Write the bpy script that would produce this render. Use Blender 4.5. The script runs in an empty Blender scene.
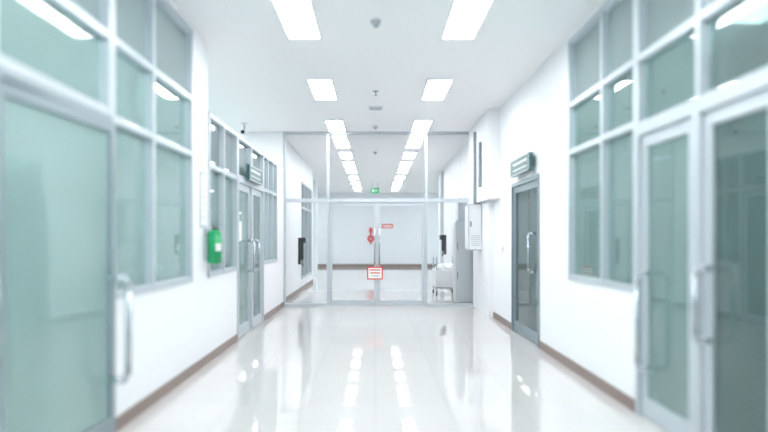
import bpy, bmesh, math
from mathutils import Vector, Matrix

# ------------------------------------------------------------------ materials
def new_mat(name):
    m = bpy.data.materials.new(name); m.use_nodes = True
    nt = m.node_tree
    return m, nt, nt.nodes['Principled BSDF'], nt.nodes['Material Output']

def simple(name, col, rough=0.5, metal=0.0, noise=0.0, nscale=4.0, emis=None, es=0.0, spec=0.5, bump=0.0):
    m, nt, b, o = new_mat(name)
    b.inputs['Base Color'].default_value = (*col, 1)
    b.inputs['Roughness'].default_value = rough
    b.inputs['Metallic'].default_value = metal
    b.inputs['Specular IOR Level'].default_value = spec
    if noise > 0 or bump > 0:
        tc = nt.nodes.new('ShaderNodeTexCoord')
        n = nt.nodes.new('ShaderNodeTexNoise'); n.inputs['Scale'].default_value = nscale
        n.inputs['Detail'].default_value = 4
        nt.links.new(tc.outputs['Object'], n.inputs['Vector'])
        r = nt.nodes.new('ShaderNodeValToRGB')
        r.color_ramp.elements[0].color = (*[c*(1-noise) for c in col], 1)
        r.color_ramp.elements[1].color = (*[min(1, c*(1+noise*0.3)) for c in col], 1)
        nt.links.new(n.outputs['Fac'], r.inputs['Fac'])
        nt.links.new(r.outputs['Color'], b.inputs['Base Color'])
        if bump > 0:
            bp = nt.nodes.new('ShaderNodeBump'); bp.inputs['Strength'].default_value = bump
            bp.inputs['Distance'].default_value = 0.002
            nt.links.new(n.outputs['Fac'], bp.inputs['Height'])
            nt.links.new(bp.outputs['Normal'], b.inputs['Normal'])
    if emis:
        b.inputs['Emission Color'].default_value = (*emis, 1)
        b.inputs['Emission Strength'].default_value = es
    return m

def glass(name, tint, haze_col, haze, refl=0.04, rough=0.03):
    """architectural glass: tinted transparent + a little haze + fresnel reflection"""
    m, nt, b, o = new_mat(name)
    nt.nodes.remove(b)
    tr = nt.nodes.new('ShaderNodeBsdfTransparent'); tr.inputs['Color'].default_value = (*tint, 1)
    df = nt.nodes.new('ShaderNodeBsdfDiffuse'); df.inputs['Color'].default_value = (*haze_col, 1)
    tl = nt.nodes.new('ShaderNodeBsdfTranslucent'); tl.inputs['Color'].default_value = (*haze_col, 1)
    mx0 = nt.nodes.new('ShaderNodeMixShader'); mx0.inputs[0].default_value = 0.4
    nt.links.new(df.outputs[0], mx0.inputs[1]); nt.links.new(tl.outputs[0], mx0.inputs[2])
    mx1 = nt.nodes.new('ShaderNodeMixShader'); mx1.inputs[0].default_value = haze
    nt.links.new(tr.outputs[0], mx1.inputs[1]); nt.links.new(mx0.outputs[0], mx1.inputs[2])
    gl = nt.nodes.new('ShaderNodeBsdfGlossy'); gl.inputs['Roughness'].default_value = rough
    lw = nt.nodes.new('ShaderNodeFresnel'); lw.inputs['IOR'].default_value = 1.45
    mth = nt.nodes.new('ShaderNodeMath'); mth.operation = 'MULTIPLY_ADD'
    mth.inputs[1].default_value = 0.9; mth.inputs[2].default_value = refl
    nt.links.new(lw.outputs[0], mth.inputs[0])
    mx2 = nt.nodes.new('ShaderNodeMixShader')
    nt.links.new(mth.outputs[0], mx2.inputs[0])
    nt.links.new(mx1.outputs[0], mx2.inputs[1]); nt.links.new(gl.outputs[0], mx2.inputs[2])
    nt.links.new(mx2.outputs[0], o.inputs['Surface'])
    return m

M = {}
M['wall'] = simple('painted_wall', (0.875, 0.885, 0.91), 0.55, noise=0.015, nscale=1.5)
M['ceil'] = simple('ceiling_paint', (0.92, 0.92, 0.935), 0.7, noise=0.01, nscale=1.2)
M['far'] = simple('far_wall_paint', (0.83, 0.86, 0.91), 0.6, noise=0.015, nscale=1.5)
M['room'] = simple('side_room_paint', (0.72, 0.89, 0.88), 0.6, noise=0.03, nscale=1.0)
M['alu'] = simple('brushed_aluminium', (0.53, 0.58, 0.62), 0.38, 0.2, noise=0.04, nscale=30)
M['aludark'] = simple('anodised_frame', (0.27, 0.33, 0.36), 0.4, 0.3, noise=0.05, nscale=30)
M['steel'] = simple('stainless_steel', (0.50, 0.54, 0.58), 0.22, 0.9, noise=0.03, nscale=20)
M['base'] = simple('brown_skirting', (0.23, 0.16, 0.14), 0.35, noise=0.15, nscale=6)
M['white'] = simple('white_enamel', (0.78, 0.80, 0.83), 0.35, noise=0.02, nscale=5)
M['grey'] = simple('grey_enamel', (0.50, 0.54, 0.58), 0.4, noise=0.03, nscale=5)
M['dgrey'] = simple('dark_grey', (0.10, 0.11, 0.12), 0.4, noise=0.05, nscale=5)
M['black'] = simple('black_plastic', (0.012, 0.013, 0.016), 0.3, noise=0.1, nscale=5)
M['teal'] = simple('teal_sign_board', (0.05, 0.14, 0.14), 0.35, noise=0.05, nscale=5)
M['green'] = simple('green_enamel', (0.0, 0.34, 0.12), 0.25, noise=0.05, nscale=5)
M['red'] = simple('red_paint', (0.70, 0.04, 0.04), 0.5, noise=0.05, nscale=5)
M['paper'] = simple('white_paper', (0.9, 0.9, 0.88), 0.7, noise=0.02, nscale=5)
M['exit'] = simple('exit_green', (0.0, 0.40, 0.16), 0.4, emis=(0.0, 0.6, 0.22), es=0.25)
M['exitw'] = simple('exit_white', (0.9, 0.9, 0.9), 0.4, emis=(0.9, 1.0, 0.9), es=0.6)
M['brown'] = simple('brown_box', (0.30, 0.17, 0.10), 0.6, noise=0.1, nscale=5)
M['plastic'] = simple('white_plastic_sheet', (0.85, 0.86, 0.87), 0.4, noise=0.05, nscale=3, bump=0.3)
M['panel'] = simple('led_panel', (1, 1, 1), 0.5, emis=(0.985, 0.99, 1.0), es=26.5)
M['panel_far'] = simple('led_panel_dim', (1, 1, 1), 0.5, emis=(0.98, 0.99, 1.0), es=17.0)
M['panel_fill'] = simple('side_room_fill_panel', (1, 1, 1), 0.5, emis=(0.95, 1.0, 1.0), es=36.0)  # added fill glow for the side rooms, brightens the tinted panes
M['g_green'] = glass('mint_tinted_glass', (0.84, 0.965, 0.96), (0.68, 0.89, 0.875), 0.32)
M['g_right'] = glass('grey_green_tinted_glass', (0.68, 0.83, 0.82), (0.56, 0.75, 0.74), 0.30)
M['g_dark'] = glass('smoked_glass', (0.34, 0.48, 0.475), (0.32, 0.46, 0.455), 0.30)
M['g_blue'] = glass('upper_tinted_glass', (0.80, 0.89, 0.91), (0.68, 0.78, 0.80), 0.4)
M['g_clear'] = glass('clear_glass', (0.965, 0.98, 0.985), (0.9, 0.93, 0.94), 0.01, refl=0.0, rough=0.0)

def floor_mat():
    m, nt, b, o = new_mat('polished_floor_tile')
    tc = nt.nodes.new('ShaderNodeTexCoord')
    br = nt.nodes.new('ShaderNodeTexBrick')
    br.offset = 0.0; br.squash = 1.0
    br.inputs['Scale'].default_value = 1.0
    br.inputs['Brick Width'].default_value = 0.6
    br.inputs['Row Height'].default_value = 0.6
    br.inputs['Mortar Size'].default_value = 0.003
    br.inputs['Mortar Smooth'].default_value = 0.3
    br.inputs['Color1'].default_value = (0.655, 0.635, 0.625, 1)
    br.inputs['Color2'].default_value = (0.635, 0.615, 0.605, 1)
    br.inputs['Mortar'].default_value = (0.52, 0.495, 0.48, 1)
    nt.links.new(tc.outputs['Object'], br.inputs['Vector'])
    n = nt.nodes.new('ShaderNodeTexNoise'); n.inputs['Scale'].default_value = 1.6; n.inputs['Detail'].default_value = 5
    nt.links.new(tc.outputs['Object'], n.inputs['Vector'])
    mr = nt.nodes.new('ShaderNodeMapRange'); mr.inputs['To Min'].default_value = 0.01; mr.inputs['To Max'].default_value = 0.035
    nt.links.new(n.outputs['Fac'], mr.inputs['Value'])
    nt.links.new(br.outputs['Color'], b.inputs['Base Color'])
    nt.links.new(mr.outputs[0], b.inputs['Roughness'])
    n2 = nt.nodes.new('ShaderNodeTexNoise'); n2.inputs['Scale'].default_value = 4.0
    nt.links.new(tc.outputs['Object'], n2.inputs['Vector'])
    bp = nt.nodes.new('ShaderNodeBump'); bp.inputs['Strength'].default_value = 0.012; bp.inputs['Distance'].default_value = 0.01
    nt.links.new(n2.outputs['Fac'], bp.inputs['Height'])
    nt.links.new(bp.outputs['Normal'], b.inputs['Normal'])
    b.inputs['IOR'].default_value = 2.1
    return m
M['floor'] = floor_mat()

# ------------------------------------------------------------------ builder
class B:
    def __init__(s, name):
        s.name = name; s.bm = bmesh.new(); s.mats = []
    def mi(s, k):
        if k not in s.mats: s.mats.append(k)
        return s.mats.index(k)
    def _tag(s, verts, k, smooth=False):
        i = s.mi(k); fs = set()
        for v in verts:
            for f in v.link_faces: fs.add(f)
        for f in fs: f.material_index = i; f.smooth = smooth
    def box(s, x0, x1, y0, y1, z0, z1, k):
        r = bmesh.ops.create_cube(s.bm, size=1)
        bmesh.ops.scale(s.bm, vec=(abs(x1-x0), abs(y1-y0), abs(z1-z0)), verts=r['verts'])
        bmesh.ops.translate(s.bm, vec=((x0+x1)/2, (y0+y1)/2, (z0+z1)/2), verts=r['verts'])
        s._tag(r['verts'], k); return s
    def cyl(s, p0, p1, r0, k, r1=None, seg=20):
        p0 = Vector(p0); p1 = Vector(p1); d = p1-p0
        r = bmesh.ops.create_cone(s.bm, cap_ends=True, segments=seg, radius1=r0, radius2=r0 if r1 is None else r1, depth=d.length)
        q = Vector((0, 0, 1)).rotation_difference(d.normalized()).to_matrix().to_4x4()
        bmesh.ops.transform(s.bm, matrix=Matrix.Translation((p0+p1)/2) @ q, verts=r['verts'])
        s._tag(r['verts'], k)
        for v in r['verts']:
            for f in v.link_faces:
                if len(f.verts) == 4: f.smooth = True
        return s
    def sph(s, c, r, k, sc=(1, 1, 1), seg=20):
        q = bmesh.ops.create_uvsphere(s.bm, u_segments=seg, v_segments=seg//2, radius=r)
        bmesh.ops.scale(s.bm, vec=sc, verts=q['verts'])
        bmesh.ops.translate(s.bm, vec=c, verts=q['verts'])
        s._tag(q['verts'], k, True); return s
    def tube(s, pts, r, k, seg=12):
        pts = [Vector(p) for p in pts]
        for a, b_ in zip(pts[:-1], pts[1:]): s.cyl(a, b_, r, k, seg=seg)
        for p in pts[1:-1]: s.sph(p, r, k, seg=seg)
        return s
    def rot(s, pivot, ang):
        bmesh.ops.rotate(s.bm, cent=pivot, matrix=Matrix.Rotation(ang, 3, 'Z'), verts=s.bm.verts); return s
    def done(s, bevel=0.0, parent=None):
        me = bpy.data.meshes.new(s.name); s.bm.to_mesh(me); s.bm.free()
        for k in s.mats: me.materials.append(M[k])
        ob = bpy.data.objects.new(s.name, me); bpy.context.scene.collection.objects.link(ob)
        if bevel > 0:
            md = ob.modifiers.new('bevel', 'BEVEL'); md.width = bevel; md.segments = 2; md.limit_method = 'ANGLE'
        if parent: ob.parent = parent
        return ob

XL, XR = -1.86, 2.08          # corridor wall faces
T = 0.12                      # wall thickness
H = 3.55                      # ceiling
YB = -3.5                     # back end of corridor
YG = 13.05                    # glass partition plane
YF = 30.7                     # far wall
CAMZ = 1.39

# ------------------------------------------------------------------ shell
B('floor').box(-6, 6, YB-0.2, YF+0.2, -0.1, 0, 'floor').done()
B('ceiling').box(-6, 6, YB-0.2, YF+0.2, H, H+0.1, 'ceil').done()
B('wall_far').box(-6, 6, YF, YF+0.15, 0, H, 'far').done()
B('wall_rear').box(-6, 6, YB-0.15, YB, 0, H, 'wall').done()
B('wall_outer_left').box(-5.15, -5.0, YB, YF, 0, H, 'room').done()
B('wall_outer_right').box(5.0, 5.15, YB, YF, 0, H, 'room').done()

wl = B('wall_left')
xa, xb = XL-T, XL
wl.box(xa, xb, YB, 2.40, 0, H, 'wall')
wl.box(xa, xb, 4.50, 6.50, 0, 0.95, 'wall')
wl.box(xa, xb, 6.50, 7.12, 0, H, 'wall')
wl.box(xa, xb, 7.12, 8.62, 0, 0.95, 'wall')
wl.box(xa, xb, 10.62, 12.10, 0, 0.95, 'wall')
wl.box(xa, xb, 12.10, YG-0.04, 0, 2.80, 'wall')
wl.box(xa, xb, 2.40, 6.50, 3.50, H, 'wall')
wl.done()
B('wall_partition').box(-5.0, XL-T, 7.0, 7.12, 0, H, 'wall').done()
B('wall_alcove').box(-5.0, XL, YG-0.04, YG+0.1, 0, H, 'wall').done()

wr = B('wall_right')
xa, xb = XR, XR+T
wr.box(xa, xb, YB, 2.40, 0, H, 'wall')
wr.box(xa, xb, 5.07, 6.86, 0, 0.95, 'wall')
wr.box(xa, xb, 6.86, 8.08, 0, H, 'wall')
wr.box(xa, xb, 8.08, 9.68, 2.2, H, 'wall')
wr.box(xa, xb, 9.68, YG+0.1, 0, H, 'wall')
wr.box(xa, xb, 2.40, 6.86, 3.50, H, 'wall')
wr.done()
B('wall_side_room').box(XR+T, 5.0, 7.2, 7.32, 0, H, 'room').done()
B('wall_side_room_far').box(XR+T, 5.0, YG-0.04, YG+0.1, 0, H, 'room').done()

B('wall_pillar').box(1.90, XR, 10.65, 12.98, 2.05, H, 'wall').box(1.99, XR, 11.2, 12.98, 0, 2.05, 'wall').done()

B('wall_left_far').box(-2.07, -1.95, YG+0.1, 16.9, 0, H, 'wall').box(-2.07, -1.95, 16.9, 19.6, 0, 0.3, 'wall')\
    .box(-2.07, -1.95, 16.9, 19.6, 2.9, H, 'wall').box(-2.25, -1.95, 19.6, 20.1, 0, H, 'far').box(-2.6, -2.2, 24, 24.5, 0, H, 'far').done()
B('wall_right_far').box(2.1, 2.22, YG+0.1, 19.5, 0, H, 'wall').box(2.1, 2.35, 20.6, 21.1, 0, H, 'far').done()

def skirt(name, x, sgn, segs):
    b = B(name)
    for y0, y1 in segs: b.box(x, x+sgn*0.014, y0, y1, 0.0, 0.10, 'base')
    b.done()
skirt('baseboard_left', XL, 1, [(YB, 2.4), (4.50, 8.60), (10.64, YG-0.06)])
skirt('baseboard_right', XR, -1, [(YB, 2.4), (5.10, 8.05), (9.72, 11.2)])
skirt('baseboard_left_far', -1.95, 1, [(YG+0.12, 20.1)])
skirt('baseboard_right_far', 2.1, -1, [(YG+0.12, 19.5)])
B('baseboard_far').box(-5, 5, YF-0.015, YF, 0, 0.14, 'base').done()

# ------------------------------------------------------------------ glazing
def window(name, x, ys, zs, gk_rows, fk='alu', fw=0.055, depth=0.10, sgn=1):
    b = B(name)
    xo, xi = x-sgn*0.015, x+sgn*(depth)
    y0, y1, z0, z1 = ys[0], ys[-1], zs[0], zs[-1]
    for i, y in enumerate(ys):
        yc = min(max(y, y0+fw/2), y1-fw/2)
        b.box(xo, xi, yc-fw/2, yc+fw/2, z0, z1, fk)
    for z in zs:
        zc = min(max(z, z0+fw/2), z1-fw/2)
        b.box(xo+sgn*0.003, xi-sgn*0.003, y0, y1, zc-fw/2, zc+fw/2, fk)
    xg = x+sgn*0.045
    for j in range(len(zs)-1):
        b.box(xg, xg+sgn*0.008, y0+0.01, y1-0.01, zs[j]+0.01, zs[j+1]-0.01, gk_rows[j])
    return b.done()

window('window_1', XL, [4.50, 5.35, 6.50], [0.95, 2.24, 2.80, 3.50], ['g_green', 'g_green', 'g_blue'], sgn=-1)
window('window_2', XL, [7.12, 7.85, 8.62], [0.95, 2.20, 2.80], ['g_green', 'g_blue'], sgn=-1)
window('window_3', XL, [10.62, 11.10, 11.60, 12.10], [0.95, 2.20, 2.80], ['g_green', 'g_blue'], sgn=-1)
window('window_4', XR, [5.07, 5.84, 6.86], [0.95, 2.30, 2.80, 3.50], ['g_right', 'g_right', 'g_blue'], sgn=1)
window('window_5', XL, [2.40, 3.10, 4.50], [2.24, 2.80, 3.50], ['g_green', 'g_blue'], sgn=-1, fk='alu')
window('window_6', XR, [2.40, 3.25, 4.10, 5.07], [2.24, 2.80, 3.50], ['g_right', 'g_blue'], sgn=1)
window('window_7', XL, [8.62, 9.62, 10.62], [2.20, 2.80], ['g_blue'], sgn=-1)

def handle(b, x, y, z0, z1, out, k='steel', r=0.016):
    b.tube([(x, y, z0), (x+out*0.75, y, z0), (x+out, y, z0+abs(out)*0.4), (x+out, y, z1-abs(out)*0.4), (x+out*0.75, y, z1), (x, y, z1)], r, k)

def side_door(name, x, y0, y1, z1, sgn, gk, hy=None, hout=0.09, hz=(0.45, 1.2), open_ang=0, pivot=None, fk='alu', st=0.09, hr=0.016, rail=None):
    b = B(name)
    b.box(x-sgn*0.02, x+sgn*0.1, y0, y0+0.05, 0, z1, fk).box(x-sgn*0.02, x+sgn*0.1, y1-0.05, y1, 0, z1, fk)
    b.box(x-sgn*0.02, x+sgn*0.1, y0+0.05, y1-0.05, z1-0.05, z1, fk)
    j = b.done()
    y0 += 0.055; y1 -= 0.055; zt = z1-0.055
    b = B('leaf')
    xo, xi = x+sgn*0.01, x+sgn*0.055
    b.box(xo, xi, y0, y0+st, 0.012, zt, fk).box(xo, xi, y1-st, y1, 0.012, zt, fk)
    b.box(xo, xi, y0+st, y1-st, zt-st, zt, fk).box(xo, xi, y0+st, y1-st, 0.012, 0.16, fk)
    if rail: b.box(xo, xi, y0+st, y1-st, rail-0.04, rail+0.04, fk)
    b.box((xo+xi)/2-0.004, (xo+xi)/2+0.004, y0+st, y1-st, 0.16, zt-st, gk)
    if hy is not None: handle(b, xo, hy, hz[0], hz[1], -sgn*hout, r=hr)
    if open_ang: b.rot(pivot, open_ang)
    ob = b.done(); ob.parent = j
    return j

side_door('door_1', XL, 3.10, 4.50, 2.24, -1, 'g_green', hy=4.36, hout=0.13, hz=(0.42, 1.12), open_ang=math.radians(-3), pivot=(XL, 3.15, 0), fk='aludark', hr=0.022, st=0.07)
side_door('door_2', XL, 2.40, 3.10, 2.24, -1, 'g_green', fk='aludark', hy=2.98, hz=(0.75, 1.25), hr=0.02)
side_door('door_3', XR, 4.12, 5.07, 2.24, 1, 'g_right', hy=4.86, hout=0.10, hz=(0.40, 1.12), hr=0.018)
side_door('door_4', XR, 3.25, 4.12, 2.24, 1, 'g_dark', hy=3.98, hout=0.10, hz=(0.75, 1.20), hr=0.018)
side_door('door_5', XR, 2.40, 3.25, 2.24, 1, 'g_dark')
side_door('door_6', XL, 8.62, 9.62, 2.20, -1, 'g_green', hy=9.42, hz=(0.9, 1.35))
side_door('door_7', XL, 9.62, 10.62, 2.20, -1, 'g_right', hy=9.80, hz=(0.9, 1.35))
side_door('door_8', XR, 8.08, 9.68, 2.20, 1, 'g_dark', hy=8.34, hz=(0.95, 1.45), fk='aludark', st=0.09)

# ------------------------------------------------------------------ glass partition at the corridor end
def px(x): return (x-375)*YG/640
gp = B('window_8')
y0, y1 = YG-0.05, YG+0.05
fw = 0.024
xs = [px(284.5), px(328), px(426), px(475)]
for x in xs: gp.box(x-fw, x+fw, y0, y1, 0, H, 'alu')
gp.box(xs[0], xs[-1], y0+0.002, y1-0.002, H-0.05, H, 'alu')
gp.box(xs[0], xs[-1], y0+0.002, y1-0.002, 2.12, 2.19, 'alu')
gp.box(xs[0], xs[1], y0+0.002, y1-0.002, 0, 0.06, 'alu')
gp.box(xs[2], xs[3], y0+0.002, y1-0.002, 0, 0.06, 'alu')
gp.box(xs[0], xs[-1], YG-0.004, YG+0.004, 2.19, H-0.05, 'g_clear')
gp.box(xs[0], xs[1]-fw, YG-0.004, YG+0.004, 0.06, 2.12, 'g_clear')
gp.box(xs[2]+fw, xs[3], YG-0.004, YG+0.004, 0.06, 2.12, 'g_clear')
gp.done()
def leaf(name, xa, xb, hx):
    b = B(name); s = 0.06
    ya, yb = YG-0.022, YG+0.022
    b.box(xa, xa+s, ya, yb, 0.012, 2.10, 'alu').box(xb-s, xb, ya, yb, 0.012, 2.10, 'alu')
    b.box(xa+s, xb-s, ya, yb, 2.03, 2.10, 'alu').box(xa+s, xb-s, ya, yb, 0.012, 0.12, 'alu')
    b.box(xa+s, xb-s, YG-0.004, YG+0.004, 0.12, 2.03, 'g_clear')
    for sg in (-1, 1):
        b.tube([(hx, YG+sg*0.02, 0.85), (hx, YG+sg*0.08, 0.85), (hx, YG+sg*0.08, 1.6), (hx, YG+sg*0.02, 1.6)], 0.013, 'steel')
    return b.done()
mid = px(377)
leaf('door_9', xs[1]+fw+0.004, mid-0.003, mid-0.05)
leaf('door_10', mid+0.003, xs[2]-fw-0.004, mid+0.05)
nb = B('door_notice')
cx = px(375)
nb.box(cx-0.16, cx+0.16, YG-0.11, YG-0.10, 0.55, 0.81, 'red').box(cx-0.135, cx+0.135, YG-0.114, YG-0.11, 0.575, 0.785, 'paper')
for i, (w, k) in enumerate([(0.11, 'red'), (0.10, 'red'), (0.08, 'grey')]):
    z = 0.745-i*0.06
    nb.box(cx-w, cx+w, YG-0.117, YG-0.114, z-0.012, z+0.010, k)
nb.tube([(cx-0.03, YG-0.105, 0.80), (mid-0.05, YG-0.105, 0.88)], 0.004, 'red', seg=8)
nb.tube([(cx+0.03, YG-0.105, 0.80), (mid+0.05, YG-0.105, 0.88)], 0.004, 'red', seg=8)
nb.done()

# ------------------------------------------------------------------ ceiling lights
def lamp(x, y, w=0.315, l=1.2, k='panel'):
    b = B('ceiling_light')
    b.box(x-w/2, x+w/2, y-l/2, y+l/2, H-0.016, H-0.010, k)
    f = 0.02
    b.box(x-w/2-f, x-w/2, y-l/2-f, y+l/2+f, H-0.022, H, 'white').box(x+w/2, x+w/2+f, y-l/2-f, y+l/2+f, H-0.022, H, 'white')
    b.box(x-w/2, x+w/2, y-l/2-f, y-l/2, H-0.022, H, 'white').box(x-w/2, x+w/2, y+l/2, y+l/2+f, H-0.022, H, 'white')
    b.done()
for y in (-2.8, 0.2, 3.2, 6.26, 9.30, 12.3, 14.6, 16.6, 18.6, 20.6, 22.8, 25.0, 27.4):
    lamp(-0.755, y, k='panel' if y < 13 else 'panel_far'); lamp(0.89, y, k='panel' if y < 13 else 'panel_far')
for y in (-1, 2.0, 4.6):  # added fill panels in the left side rooms, lighten the glass from behind
    lamp(-3.6, y, 0.6, 1.2, 'panel_fill'); lamp(-4.5, y+0.7, 0.3, 1.2, 'panel_fill')
for y in (8.8, 11.2): lamp(-3.4, y, 0.5, 1.2, 'panel_fill')  # added fill behind the low left partition
for y in (0, 3.2, 5.8, 10.0): lamp(3.8, y, 0.6, 1.2, 'panel_fill')  # added fill panels in the right side rooms, lift the darker panes
for y in (21.5, 26.5, 29.0): lamp(-3.6, y, 0.5, 1.2, 'panel_far'); lamp(3.8, y, 0.5, 1.2, 'panel_far')

def detector(x, y, r=0.055):
    b = B('smoke_detector')
    b.cyl((x, y, H-0.02), (x, y, H), r, 'white').cyl((x, y, H-0.055), (x, y, H-0.02), r*0.55, 'grey', r1=r*0.9)
    b.cyl((x, y, H-0.065), (x, y, H-0.055), r*0.3, 'dgrey')
    b.done()
for y in (6.35, 12.3, 16.0): detector(0.01, y)
def vent(x, y):
    b = B('ceiling_vent')
    w = 0.13
    b.box(x-w, x+w, y-w, y+w, H-0.012, H, 'white')
    for i in range(5):
        yy = y-w+0.04+i*0.045
        b.box(x-w+0.03, x+w-0.03, yy, yy+0.018, H-0.02, H-0.012, 'grey')
    b.done()
vent(0.01, 10.6)
b = B('sprinkler_head')
b.cyl((0.01, 9.4, H-0.01), (0.01, 9.4, H), 0.05, 'steel').cyl((0.01, 9.4, H-0.06), (0.01, 9.4, H-0.01), 0.012, 'steel').cyl((0.01, 9.4, H-0.065), (0.01, 9.4, H-0.06), 0.035, 'steel')
b.done()

b = B('security_camera')
b.cyl((-2.45, 12.0, H-0.03), (-2.45, 12.0, H), 0.06, 'white').cyl((-2.45, 12.0, H-0.16), (-2.45, 12.0, H-0.03), 0.015, 'grey')
b.box(-2.50, -2.40, 11.86, 12.10, H-0.24, H-0.15, 'white').cyl((-2.45, 11.86, H-0.195), (-2.45, 11.83, H-0.195), 0.035, 'black')
b.done(0.008)

# ------------------------------------------------------------------ signs
def board(name, x0, x1, y0, y1, z0, z1, sgn, wall_x, k='teal', lines=2, brackets=True):
    b = B(name)
    b.box(x0, x1, y0, y1, z0, z1, k)
    f = 0.015; xf = x1 if sgn > 0 else x0
    for (a0, a1, c0, c1) in ((y0, y1, z0, z0+f), (y0, y1, z1-f, z1), (y0, y0+f, z0, z1), (y1-f, y1, z0, z1)):
        b.box(xf, xf+sgn*0.006, a0, a1, c0, c1, 'alu')
    hh = (z1-z0)
    for li in range(lines):
        zc = z1-hh*(0.33+0.36*li); hgt = hh*(0.08 if li == 0 else 0.04)
        y = y0+0.12
        ws = [0.09, 0.05, 0.11, 0.07, 0.04, 0.1, 0.06, 0.08, 0.05, 0.09]
        i = 0
        while y+ws[i % 10] < y1-0.12:
            b.box(xf, xf+sgn*0.003, y, y+ws[i % 10]*0.6, zc-hgt, zc+hgt, 'paper'); y += ws[i % 10]; i += 1
    if brackets:
        for yy in (y0+0.15, y1-0.15):
            b.box(min(x0, wall_x), max(x1, wall_x), yy-0.015, yy+0.015, z1-0.06, z1-0.03, 'alu')
    return b.done()
board('door_sign', XR-0.10, XR-0.04, 8.25, 9.35, 2.27, 2.50, -1, XR)
board('door_sign', XL+0.03, XL+0.08, 9.1, 10.1, 2.22, 2.44, 1, XL)
board('door_sign', XR+0.13, XR+0.16, 3.40, 4.02, 2.34, 2.62, -1, XR, brackets=False)

b = B('wall_notice')
b.box(XL, XL+0.012, 6.78, 7.02, 1.50, 2.10, 'grey').box(XL+0.012, XL+0.015, 6.80, 7.00, 1.53, 2.07, 'paper')
for i in range(6): b.box(XL+0.015, XL+0.017, 6.83, 6.97, 1.60+i*0.075, 1.62+i*0.075, 'grey')
b.done()

b = B('fire_extinguisher')
ex, ey, ez = XL+0.11, 6.98, 1.13
b.cyl((ex, ey, ez), (ex, ey, ez+0.30), 0.078, 'green', seg=28)
b.sph((ex, ey, ez+0.30), 0.078, 'green', sc=(1, 1, 0.7)).sph((ex, ey, ez), 0.078, 'green', sc=(1, 1, 0.35))
b.cyl((ex, ey, ez+0.34), (ex, ey, ez+0.39), 0.022, 'dgrey')
b.box(ex-0.015, ex+0.015, ey-0.09, ey+0.03, ez+0.385, ez+0.40, 'dgrey').box(ex-0.012, ex+0.012, ey-0.10, ey+0.02, ez+0.415, ez+0.428, 'dgrey')
b.tube([(ex, ey+0.02, ez+0.37), (ex+0.02, ey+0.09, ez+0.36), (ex+0.03, ey+0.10, ez+0.25), (ex+0.03, ey+0.09, ez+0.12)], 0.010, 'black')
b.cyl((ex+0.03, ey+0.09, ez+0.12), (ex+0.03, ey+0.085, ez+0.04), 0.012, 'black', r1=0.02)
b.box(XL, XL+0.035, ey-0.03, ey+0.03, ez+0.02, ez+0.36, 'grey')
b.box(ex+0.02, ex+0.082, ey-0.072, ey-0.03, ez+0.12, ez+0.20, 'paper')
b.done()

b = B('door_notice')
b.box(XL+0.0, XL+0.006, 8.74, 8.90, 1.35, 1.75, 'paper').box(XL+0.006, XL+0.008, 8.76, 8.88, 1.62, 1.72, 'teal')
b.done()
B('cardboard_box').box(-2.5, -2.1, 9.9, 10.3, 0, 0.35, 'brown').box(-2.5, -2.1, 10.08, 10.12, 0.35, 0.353, 'paper').done(0.004)

# ------------------------------------------------------------------ electrical fittings (right)
b = B('electrical_panel')
b.box(1.74, 1.985, 11.9, 12.35, 1.16, 2.02, 'grey')
b.box(1.755, 1.975, 11.885, 11.9, 1.18, 2.0, 'white').box(1.732, 1.74, 11.93, 12.32, 1.19, 1.99, 'white')
for i in range(6): b.box(1.78, 1.95, 11.880, 11.885, 1.25+i*0.035, 1.262+i*0.035, 'grey')
b.box(1.77, 1.79, 11.872, 11.885, 1.60, 1.70, 'dgrey')
b.done(0.006)
b = B('cable_conduit')
b.box(1.85, 1.898, 11.98, 12.08, 2.02, 3.38, 'aludark').box(1.85, 1.898, 11.4, 11.48, 2.30, 3.1, 'aludark')
b.done(0.003)
b = B('light_switch')
b.box(XR-0.015, XR, 10.3, 10.40, 1.15, 1.27, 'white').box(XR-0.02, XR-0.015, 10.33, 10.37, 1.18, 1.24, 'grey'); b.done(0.002)

b = B('storage_locker')
lx0, lx1, ly0, ly1 = 1.66, 2.06, YG+0.12, YG+0.62
b.box(lx0, lx1, ly0, ly1, 0.06, 1.72, 'white').box(lx0+0.03, lx1-0.03, ly0+0.03, ly1-0.03, 0.0, 0.06, 'dgrey')
b.box(lx0+0.015, lx1-0.015, ly0-0.012, ly0, 0.08, 0.88, 'white').box(lx0+0.015, lx1-0.015, ly0-0.012, ly0, 0.90, 1.70, 'white')
b.box(lx0+0.03, lx0+0.045, ly0-0.035, ly0-0.012, 0.55, 0.70, 'steel').box(lx0+0.03, lx0+0.045, ly0-0.035, ly0-0.012, 1.15, 1.30, 'steel')
b.done(0.005)
b = B('linen_trolley')
tx0, tx1, ty0, ty1 = 1.42, 2.0, 15.2, 16.2
for xx in (tx0+0.05, tx1-0.05):
    for yy in (ty0+0.06, ty1-0.06):
        b.cyl((xx, yy, 0.1), (xx, yy, 0.92), 0.015, 'steel').cyl((xx-0.015, yy, 0.05), (xx+0.015, yy, 0.05), 0.05, 'black')
b.box(tx0, tx1, ty0, ty1, 0.18, 0.21, 'steel').box(tx0+0.02, tx1-0.02, ty0+0.02, ty1-0.02, 0.21, 0.62, 'plastic')
b.sph((1.58, 15.5, 0.62), 0.17, 'plastic', sc=(0.9, 1.2, 0.8)).sph((1.82, 15.6, 0.64), 0.2, 'plastic', sc=(0.85, 1.3, 0.7)).sph((1.7, 15.95, 0.62), 0.2, 'plastic', sc=(1.1, 1.0, 0.7))
b.done(0.01)

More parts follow.
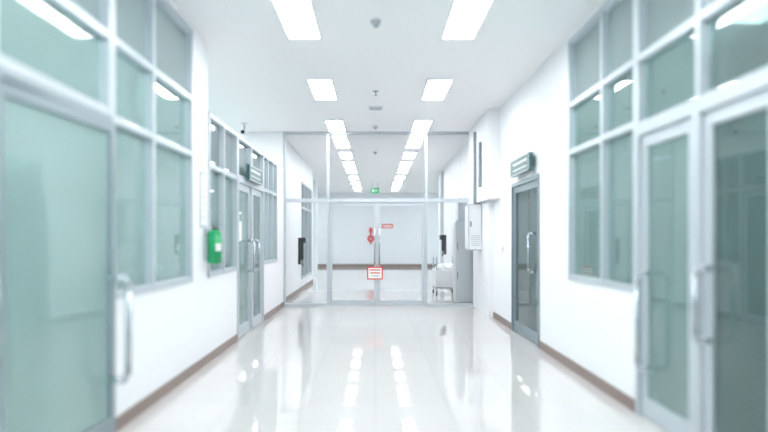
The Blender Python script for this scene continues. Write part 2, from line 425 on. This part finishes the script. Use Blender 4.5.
def phone(x, y, z0, z1, s):
    b = B('wall_telephone')
    b.box(x, x+s*0.06, y-0.16, y+0.16, z0, z1, 'black')
    b.box(x+s*0.06, x+s*0.13, y-0.14, y-0.06, z0+0.12, z1-0.05, 'black')
    b.box(x+s*0.06, x+s*0.10, y-0.02, y+0.13, z0+0.1, z0+0.3, 'dgrey')
    b.box(x+s*0.06, x+s*0.18, y-0.13, y+0.13, z1-0.14, z1, 'black')
    b.tube([(x+s*0.1, y-0.1, z0+0.12), (x+s*0.12, y-0.08, z0-0.05), (x+s*0.05, y+0.05, z0+0.02)], 0.01, 'black', seg=8)
    b.done(0.008)
phone(-1.95, 16.4, 0.72, 1.40, 1)
phone(2.1, 19.0, 0.90, 1.48, -1)
b = B('wall_cabinet'); b.box(1.9, 2.1, 14.6, 15.1, 1.3, 2.3, 'grey').box(1.89, 1.9, 14.63, 15.07, 1.33, 2.27, 'white').box(1.875, 1.89, 14.7, 14.72, 1.6, 1.8, 'dgrey'); b.done(0.005)
window('window_9', -1.95, [16.9, 17.8, 18.7, 19.6], [0.3, 2.2, 2.9], ['g_green', 'g_blue'], sgn=-1)

b = B('exit_sign')
b.box(-0.17, 0.17, 24.97, 25.03, 3.14, 3.34, 'exit')
b.cyl((-0.1, 25, 3.34), (-0.1, 25, H), 0.008, 'steel').cyl((0.1, 25, 3.34), (0.1, 25, H), 0.008, 'steel')
b.box(-0.10, -0.04, 24.965, 24.97, 3.19, 3.29, 'exitw').box(0.0, 0.10, 24.965, 24.97, 3.22, 3.26, 'exitw')
b.done()

b = B('fire_hose_reel')
fx = -0.20
b.cyl((fx, YF-0.16, 1.36), (fx, YF-0.13, 1.36), 0.17, 'red', seg=32).cyl((fx, YF-0.05, 1.36), (fx, YF-0.02, 1.36), 0.17, 'red', seg=32)
b.cyl((fx, YF-0.13, 1.36), (fx, YF-0.05, 1.36), 0.13, 'dgrey', seg=32).cyl((fx, YF-0.20, 1.36), (fx, YF-0.16, 1.36), 0.05, 'steel')
b.box(fx-0.05, fx+0.05, YF-0.03, YF-0.002, 1.1, 1.9, 'red').box(fx-0.08, fx+0.08, YF-0.14, YF-0.002, 1.66, 1.85, 'red')
b.done()
b = B('fire_sign')
b.box(0.32, 0.86, YF-0.02, YF, 1.86, 2.06, 'red').box(0.38, 0.80, YF-0.023, YF-0.02, 1.92, 1.99, 'paper'); b.done()

# ------------------------------------------------------------------ world + camera
w = bpy.data.worlds.new('World'); bpy.context.scene.world = w; w.use_nodes = True
w.node_tree.nodes['Background'].inputs[0].default_value = (0.9, 0.95, 1, 1)
w.node_tree.nodes['Background'].inputs[1].default_value = 1.0
bpy.context.scene.view_settings.view_transform = 'Standard'

cam = bpy.data.cameras.new('camera'); co = bpy.data.objects.new('camera', cam)
bpy.context.scene.collection.objects.link(co)
co.location = (0, 0, CAMZ); co.rotation_euler = (math.radians(90), 0, 0)
cam.sensor_width = 36; cam.lens = 30
cam.shift_x = 9/768; cam.shift_y = 22/768
cam.clip_start = 0.05
cam.dof.use_dof = True; cam.dof.focus_distance = 13.5; cam.dof.aperture_fstop = 0.42
bpy.context.scene.camera = co
